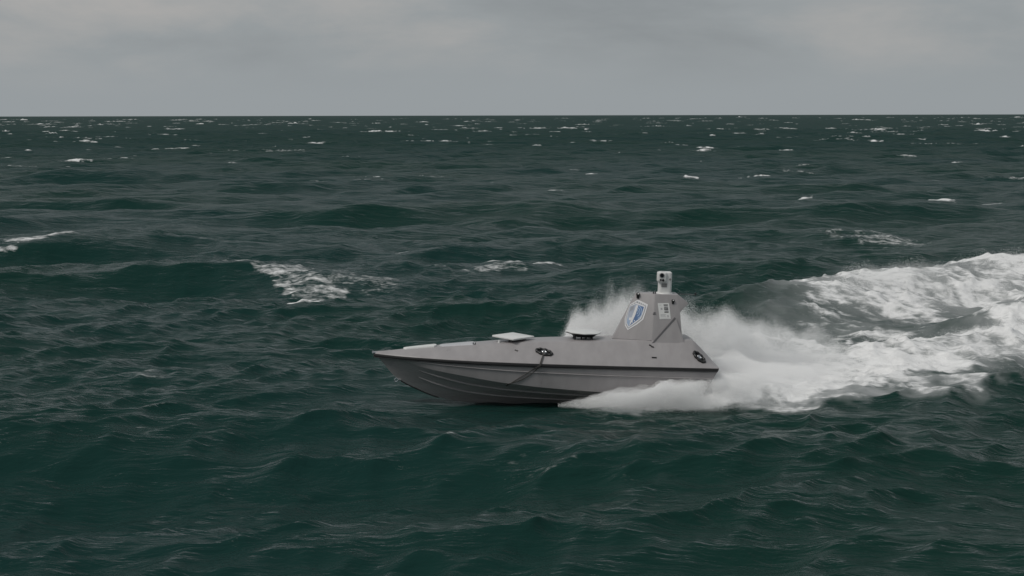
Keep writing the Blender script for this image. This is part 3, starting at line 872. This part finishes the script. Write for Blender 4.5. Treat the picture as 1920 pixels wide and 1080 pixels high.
# row of small pale characters along the top of the band (too small to read in the photograph)
for i in range(8):
    t = i / 7
    if t < 0.34:
        s = t / 0.34; p0 = (4.842 + (4.945 - 4.842) * s, 1.066 + (1.128 - 1.066) * s); sl = 0.55
    else:
        s = (t - 0.34) / 0.66; p0 = (4.962 + (5.112 - 4.962) * s, 1.126 + (1.068 - 1.126) * s); sl = -0.40
    w_, h_ = 0.007, 0.011
    dec.poly([(p0[0] - w_, p0[1] - w_ * sl - h_), (p0[0] + w_, p0[1] + w_ * sl - h_), (p0[0] + w_, p0[1] + w_ * sl + h_), (p0[0] - w_, p0[1] - w_ * sl + h_)], 0.0048, 0)
em = dec.build('emblem', tower, [M['sh_white'], M['sh_grey'], M['sh_blue'], M['sh_pale'], M['sh_silver']])
em['label'] = 'blue and white shield emblem on the tower front'

lab = Decal(SD)
c0, c1, c2, c3 = (5.323, 1.131), (5.540, 1.138), (5.578, .843), (5.365, .833)
def lp(s, t):
    a = (c0[0] + (c1[0] - c0[0]) * s, c0[1] + (c1[1] - c0[1]) * s); b = (c3[0] + (c2[0] - c3[0]) * s, c3[1] + (c2[1] - c3[1]) * s)
    return (a[0] + (b[0] - a[0]) * t, a[1] + (b[1] - a[1]) * t)
def lrect(s0, s1, t0, t1, off, mi): lab.poly([lp(s0, t0), lp(s1, t0), lp(s1, t1), lp(s0, t1)], off, mi)
lrect(0, 1, 0, 1, 0.0040, 0)
lrect(.50, .87, .09, .15, 0.0055, 1); lrect(.50, .87, .285, .345, 0.0055, 1); lrect(.50, .87, .375, .43, 0.0055, 1); lrect(.50, .87, .54, .60, 0.0055, 1)
lrect(.52, .87, .15, .285, 0.0050, 2); lrect(.52, .87, .43, .54, 0.0050, 2); lrect(.72, .87, .345, .375, 0.0050, 2)
for (s0, s1, t0, t1) in ((.20, .36, .30, .42), (.12, .62, .70, .725), (.12, .55, .76, .785), (.12, .60, .82, .84), (.70, .84, .76, .88), (.12, .30, .12, .14), (.10, .9, .93, .945)):
    lrect(s0, s1, t0, t1, 0.0050, 2)
lb = lab.build('label_plate', tower, [M['white'], M['ink'], M['ink_grey']])
lb['label'] = 'white label with black bars on the tower side'

def stub_camera(u, v, z, r, parent):
    bm = bmesh.new()
    bmesh.ops.create_icosphere(bm, subdivisions=3, radius=r, matrix=Matrix.Translation(P(u, v, z)))
    add_cyl(bm, P(u, v, z - r * 2.0), P(u, v, z - r * 0.4), r * 0.7, r * 0.8, 14)
    o = bmobj('dome_camera', bm, parent, M['black'])
    b = bmesh.new()
    bmesh.ops.create_icosphere(b, subdivisions=2, radius=r * 0.42, matrix=Matrix.Translation(P(u + r * .15, v - r * .86, z + r * .25)))
    bmobj('lens', b, o, M['white'])  # small white ball standing for the highlight on the black dome
stub_camera(4.962, -.10, 1.272, 0.036, tower)
stub_camera(5.615, -(side_v(1.19) + 0.012), 1.185, 0.030, tower)
for du in (0, .035):
    bm = bmesh.new()
    add_cyl(bm, P(5.25 + du, -.14, 1.29), P(5.25 + du, -.14, 1.335), 0.013, 0.011, 10)
    bmobj('stud', bm, tower, M['black'])
# boom with a small sensor trailing aft
bm = bmesh.new()
add_cyl(bm, P(5.62, .12, 1.285), P(6.10, .12, 1.268), 0.008, 0.006, 8)
boom = bmobj('sensor_boom', bm, tower, M['seam_shade'])
bm = bmesh.new()
add_cyl(bm, P(6.09, .12, 1.255), P(6.09, .12, 1.315), 0.020, 0.013, 12)
bmobj('sensor_tip', bm, boom, M['black'])

# ------------------------------------------------------------------ camera head on the tower
bm = bmesh.new()
add_box(bm, P(5.475, -.02, 1.50), (0.245, 0.22, 0.42))
top_e = [e_ for e_ in bm.edges if all(v.co.z > 1.6 for v in e_.verts)]
bmesh.ops.bevel(bm, geom=[e_ for e_ in bm.edges if abs(e_.verts[0].co.z - e_.verts[1].co.z) > 0.2], offset=0.05, segments=4, profile=0.5, affect='EDGES')
bmesh.ops.bevel(bm, geom=[e_ for e_ in bm.edges if all(v.co.z > 1.70 for v in e_.verts)], offset=0.025, segments=3, profile=0.5, affect='EDGES')
head = bmobj('camera_head', bm, boat, M['white'], 40)
bm = bmesh.new()
add_box(bm, P(5.405, -.075, 1.615), (0.175, 0.19, 0.19)); bevel(bm, 0.035, 3)
bmobj('lens_housing', bm, head, M['white'], 40)
bm = bmesh.new()
add_cyl(bm, P(5.475, -.02, 1.285), P(5.475, -.02, 1.315), 0.165, 0.150, 32)
bmobj('base_collar', bm, head, M['white'])
def lens(u, z, r, face=-.172):
    bm = bmesh.new()
    add_cyl(bm, P(u, face + .02, z), P(u, face - 0.006, z), r * 1.25, r * 1.2, 24)
    o = bmobj('lens_ring', bm, head, M['grille'])
    bm = bmesh.new()
    add_cyl(bm, P(u, face, z), P(u, face - 0.010, z), r, r * 0.9, 24)
    bmobj('lens', bm, head, M['lens'])
lens(5.395, 1.650, 0.038); lens(5.375, 1.565, 0.017); lens(5.420, 1.560, 0.021)
bm = bmesh.new()
for i in range(4):
    add_box(bm, P(5.405 + 0.027 * i, -.132, 1.462), (0.018, 0.012, 0.062))
add_box(bm, P(5.452, -.1335, 1.462), (0.10, 0.006, 0.07))
bmobj('grille', bm, head, M['grille'])
bm = bmesh.new(); add_cyl(bm, P(5.560, -.125, 1.575), P(5.560, -.138, 1.575), 0.020, 0.020, 16)
bmobj('side_port', bm, head, M['grille'])

# ------------------------------------------------------------------ flat satellite antennas
def square_antenna(u, z, half, tilt):
    bm = bmesh.new()
    R_m = Matrix.Rotation(tilt[0], 3, 'X') @ Matrix.Rotation(tilt[1], 3, 'Y') @ Matrix.Rotation(rad(43), 3, 'Z')
    add_box(bm, P(u, 0, z), (half * 2, half * 2, 0.030), R_m)
    vert_e = [e_ for e_ in bm.edges if e_.calc_length() < 0.05]
    bmesh.ops.bevel(bm, geom=vert_e, offset=0.035, segments=4, profile=0.5, affect='EDGES')
    big_f = [e_ for e_ in bm.edges if e_.calc_length() < 0.2 or True]
    bmesh.ops.bevel(bm, geom=[e_ for e_ in bm.edges if abs((R_m.inverted() @ (e_.verts[0].co - e_.verts[1].co)).z) < 0.01], offset=0.006, segments=2, profile=0.5, affect='EDGES')
    o = bmobj('square_antenna', bm, boat, M['white'], 40)
    bm = bmesh.new()
    add_box(bm, P(u + .02, .0, z - 0.035), (half * 1.1, half * 1.1, 0.035), R_m)
    add_box(bm, P(u, .0, z - 0.06), (0.16, 0.2, 0.06))
    bmobj('mount', bm, o, M['seam_shade'])
    bm = bmesh.new()
    zz = float(zt(u - .27))
    add_cyl(bm, P(u - .27, -.16, zz - 0.02), P(u - .27, -.16, zz + 0.05), 0.026, 0.022, 16)
    bmobj('puck', bm, o, M['white'])
square_antenna(2.63, 0.392, 0.292, (rad(1.5), rad(-0.5)))
bm = bmesh.new()
nseg = 8
u0_, z0_ = 3.965, 0.515
Rr = Matrix.Rotation(rad(0.8), 3, 'X') @ Matrix.Rotation(rad(1.2), 3, 'Y')
rings = []
for (r_, z_) in ((0.30, -0.012), (0.352, -0.006), (0.352, 0.012), (0.25, 0.034), (0.0, 0.044)):
    if r_ == 0:
        rings.append([bm.verts.new(Vector(P(u0_, 0, z0_)) + Rr @ Vector((0, 0, z_)))])
    else:
        rings.append([bm.verts.new(Vector(P(u0_, 0, z0_)) + Rr @ Vector((r_ * math.cos(a), r_ * math.sin(a), z_))) for a in [2 * math.pi * (i + .0) / nseg for i in range(nseg)]])
for k_ in range(3):
    for i in range(nseg): bm.faces.new((rings[k_][i], rings[k_][(i + 1) % nseg], rings[k_ + 1][(i + 1) % nseg], rings[k_ + 1][i]))
for i in range(nseg): bm.faces.new((rings[3][i], rings[3][(i + 1) % nseg], rings[4][0]))
bm.faces.new(rings[0][::-1])
bevel(bm, 0.008, 2)
octa = bmobj('octagonal_antenna', bm, boat, M['white'], 30)
bm = bmesh.new()
add_cyl(bm, P(u0_ + .01, 0, z0_ - .085), P(u0_ + .01, 0, z0_ - .022), 0.20, 0.27, 8)
add_cyl(bm, P(u0_, 0, z0_ - .024), P(u0_, 0, z0_ - .013), 0.325, 0.335, 8)
bmobj('underside_frame', bm, octa, M['black'])
for i, (du, dv) in enumerate(((-.17, -.14), (-.05, -.16), (.03, -.17), (.15, -.14), (-.17, .14), (.15, .14))):
    bm = bmesh.new()
    add_cyl(bm, P(u0_ + du, dv, float(zt(u0_)) - .004), P(u0_ + du, dv, z0_ - .04), 0.020 if i not in (1, 2) else 0.012, 0.018, 12)
    bmobj('foot', bm, octa, M['black'])

# ------------------------------------------------------------------ rope hanging from the forward mooring ring
mw = Matrix.LocRotScale(boat.location, boat.rotation_euler, None)
rope = bpy.data.objects.new('mooring_rope', None); col.objects.link(rope)
rope.location = mw @ ring_p
rope['label'] = 'doubled dark rope hanging from the forward mooring ring across the hull side'
rope['category'] = 'rope'
def side_point(u, z, off):
    y_, c_, g_ = float(yc(u)), float(zc(u)), float(yg(u))
    t = min(max((z - c_) / (-0.045 - c_), 0), 1)
    return Vector(P(u, -(y_ + .02 + (g_ - .015 - y_ - .02) * t ** .9 + off), z))
for k_ in range(2):
    o1 = (0.0, 0.022)[k_]
    pts = [ring_p + ring_n * 0.035]
    for s in (0.33, 0.66):
        q = ring_p.lerp(Vector(P(3.09 + o1, -(float(yg(3.08)) + .03), -0.02)), s); pts.append(q + ring_n * (0.022 + .006 * k_))
    pts.append(Vector(P(3.09 + o1, -(float(yg(3.08)) + .036 + .008 * k_), -0.018)))
    pts.append(Vector(P(3.055 + 1.6 * o1, -(float(yg(3.08)) + .034), -0.052)))
    for s in np.linspace(0.12, 1, 9):
        u = 3.045 + 2.0 * o1 * (1 - s) ** .8 - 0.475 * s; z = -0.06 - 0.335 * s - 0.05 * math.sin(math.pi * s) * k_
        pts.append(side_point(u, z, 0.014))
    pts.append(Vector(P(2.54, -(float(yc(2.54)) + .012), float(zc(2.54)) - 0.005)))
    pts.append(Vector(P(2.50, -(float(yc(2.5)) - .06), float(zc(2.5)) - 0.05)))
    # resample
    fine = []
    for a, b in zip(pts[:-1], pts[1:]):
        for q in np.linspace(0, 1, 5)[:-1]: fine.append(a.lerp(b, q))
    fine.append(pts[-1])
    wp = [(mw @ p_) - (mw @ ring_p) for p_ in fine]
    tube('strand', wp, 0.0085, rope, M['rope'], 8, 0.12)

# ------------------------------------------------------------------ spray
spray_mat = bpy.data.materials.new('spray_droplets'); spray_mat.use_nodes = True
sb = spray_mat.node_tree.nodes['Principled BSDF']
sb.inputs['Base Color'].default_value = (0.97, 0.97, 0.97, 1); sb.inputs['Roughness'].default_value = 0.8; sb.inputs['Specular IOR Level'].default_value = 0.2

def points_group():
    ng = bpy.data.node_groups.new('droplets', 'GeometryNodeTree')
    ng.interface.new_socket('Geometry', in_out='INPUT', socket_type='NodeSocketGeometry')
    ng.interface.new_socket('Geometry', in_out='OUTPUT', socket_type='NodeSocketGeometry')
    gi, go = ng.nodes.new('NodeGroupInput'), ng.nodes.new('NodeGroupOutput')
    na = ng.nodes.new('GeometryNodeInputNamedAttribute'); na.data_type = 'FLOAT'; na.inputs['Name'].default_value = 'rad'
    mtp = ng.nodes.new('GeometryNodeMeshToPoints')
    sm = ng.nodes.new('GeometryNodeSetMaterial'); sm.inputs['Material'].default_value = spray_mat
    ng.links.new(gi.outputs[0], mtp.inputs['Mesh']); ng.links.new(na.outputs['Attribute'], mtp.inputs['Radius'])
    ng.links.new(mtp.outputs[0], sm.inputs['Geometry']); ng.links.new(sm.outputs[0], go.inputs[0])
    return ng
PG = points_group()
def droplets(name, pts, r, label):
    me_ = bpy.data.meshes.new(name)
    me_.vertices.add(len(pts)); me_.vertices.foreach_set('co', pts.astype(np.float32).ravel())
    a = me_.attributes.new('rad', 'FLOAT', 'POINT'); a.data.foreach_set('value', r.astype(np.float32))
    me_.materials.append(spray_mat)
    o = bpy.data.objects.new(name, me_); col.objects.link(o)
    md = o.modifiers.new('points', 'NODES'); md.node_group = PG
    o['kind'] = 'stuff'; o['label'] = label
    return o
wisp = noise_tile(256, 6.0, 0.12, 2.5, 1.5, 41)
wisp2 = noise_tile(256, 6.0, 0.12, 2.5, 1.5, 42)
def keep(p, gain, bias, stretch=(0.45, 1.0, 0.9), shear=0.0):
    """carve wisps into a cloud of points"""
    a = sample(*wisp, p[:, 0] * stretch[0], p[:, 2] * stretch[2] + shear * p[:, 0] + 0.4 * p[:, 1])
    b = sample(*wisp2, p[:, 0] * stretch[0] + 3, p[:, 1] * stretch[1] + 0.3 * p[:, 2])
    return rng.random(len(p)) < np.clip(bias + gain * (0.6 * a + 0.4 * b), 0, 1)
def rads(n, lo, hi): return lo * (hi / lo) ** (rng.random(n) ** 2.2)

# curtain thrown up on the far (starboard) side
n = 4200000
x = np.where(rng.random(n) < 0.2, rng.uniform(0.7, 2.4, n), rng.uniform(0.75, 6.9, n))
env = np.interp(x, [0.75, 0.95, 1.25, 1.7, 2.6, 3.6, 4.4, 5.2, 6.0, 6.9], [1.05, 1.66, 1.86, 1.90, 1.86, 1.76, 1.60, 1.32, 0.95, 0.50])
h = rng.random(n) ** 1.15 * (0.84 + 0.14 * rng.random(n))
yc0 = np.interp(x, [0.75, 3.9, 6.9], [36.95, 37.5, 40.0])
y = yc0 + 0.15 + 1.3 * h * rng.random(n) + rng.normal(0, 0.22, n) + 0.35 * (x - 0.75) / 3 * rng.random(n)
x = x + 0.25 * h
z = env * h * (1 + 0.05 * rng.normal(0, 1, n)) * (0.9 + 0.13 * sample(*wisp, x * 0.6, y * 0.4))
p = np.stack([x, y, z], -1)
lead = smooth(0.75, 1.5, x)
p = p[keep(p, 0.32, 0.74, shear=-0.35) & (rng.random(n) < (1 - 0.85 * smooth(3.9, 6.9, x))) & (z > 0)]
droplets('far_spray', p, rads(len(p), 0.0011, 0.0026), 'white spray curtain rising behind the boat tower')
# cloud churned up astern
n = 2000000
x = 3.75 + 3.6 * rng.random(n) ** 1.6
h = rng.random(n) ** 1.3
cy = np.interp(x, [3.7, 5.5, 8.4], [36.4, 38.9, 43.5])
wy = np.interp(x, [3.7, 5.5, 8.4], [0.75, 1.6, 2.8])
y = cy + wy * rng.normal(0, 0.6, n)
z = h * np.interp(x, [3.7, 4.2, 5.0, 6.4, 8.4], [0.52, 0.68, 0.50, 0.30, 0.20]) * (1 + 0.15 * sample(*wisp, x * 0.5, y * 0.5))
p = np.stack([x, y, z], -1)
p = p[keep(p, 0.42, 0.50, stretch=(0.35, 1.0, 1.2), shear=-0.15) & (z > 0) & (rng.random(n) < 1 - 0.8 * smooth(4.6, 7.3, x))]
droplets('stern_spray', p, rads(len(p), 0.0013, 0.0034), 'white churned spray directly behind the transom')
# wash peeling off the near side of the hull
n = 1500000
x = 0.85 + 5.2 * rng.random(n)
h = rng.random(n) ** 1.2
top = np.interp(x, [0.85, 1.3, 2.0, 2.8, 3.8, 4.6, 6.05], [0.05, 0.15, 0.31, 0.44, 0.54, 0.46, 0.26])
cy = np.interp(x, [0.85, 2.0, 3.8, 5.0, 6.05], [35.12, 34.92, 35.25, 36.6, 38.6])
wy = np.interp(x, [0.85, 2.0, 3.8, 6.05], [0.14, 0.34, 0.62, 1.0])
y = cy - 0.05 + wy * rng.normal(0, 0.55, n)
z = h * top * np.clip(0.97 + 0.15 * sample(*wisp, x * 0.8, y * 1.4), 0.3, 1.4) + 0.02
p = np.stack([x, y, z], -1)
# none of it inside the hull
Mi = np.array(mw.inverted())
lp_ = p @ Mi[:3, :3].T + Mi[:3, 3]
uu_ = np.clip(lp_[:, 0] + LOA / 2, 0, LOA)
inside = (lp_[:, 0] + LOA / 2 < LOA - 0.05) & (np.abs(lp_[:, 1]) < np.interp(uu_, us, yc(us)) + 0.03) & (lp_[:, 2] < 0)
p = p[keep(p, 0.32, 0.62, shear=-0.15) & ~inside & (rng.random(n) < 0.012 + 0.988 * smooth(0.85, 2.7, x) ** 1.1)]
droplets('near_spray', p, rads(len(p), 0.0012, 0.0032), 'white wash peeling off the near side of the hull')
# spray torn off the wake arms
for (arm, lo, hi, hgt, n, nm, lbl) in ((ARM_NEAR, 2.6, 6.6, 0.22, 130000, 'wake_spray', 'fine spray over the near arm of the wake'),
                                      (ARM_FAR, 2.45, 4.6, 0.36, 380000, 'wake_spray', 'fine spray over the far arm of the wake')):
    t = rng.uniform(lo, hi, n)
    ax = np.interp(t, range(len(arm)), [q[0] for q in arm]); ay = np.interp(t, range(len(arm)), [q[1] for q in arm])
    base = np.interp(t, range(6), [0.0, 0.1, 0.45, 0.65, 0.85, 0.7]) if arm is ARM_FAR else 0.20
    dx_ = rng.normal(0, 0.9, n); dy_ = rng.normal(0, 0.9, n)
    x = ax + dx_; y = ay + dy_
    fall = np.exp(-((dx_ ** 2 + dy_ ** 2) / 3.2))
    z = base * fall + hgt * (rng.random(n) ** 2.2) * (0.6 + 0.4 * sample(*wisp, x * 0.4, y * 0.4))
    p = np.stack([x, y, z], -1)
    p = p[keep(p, 0.4, 0.42, stretch=(0.3, 0.5, 0.8))]
    droplets(nm, p, rads(len(p), 0.0016, 0.005), lbl)
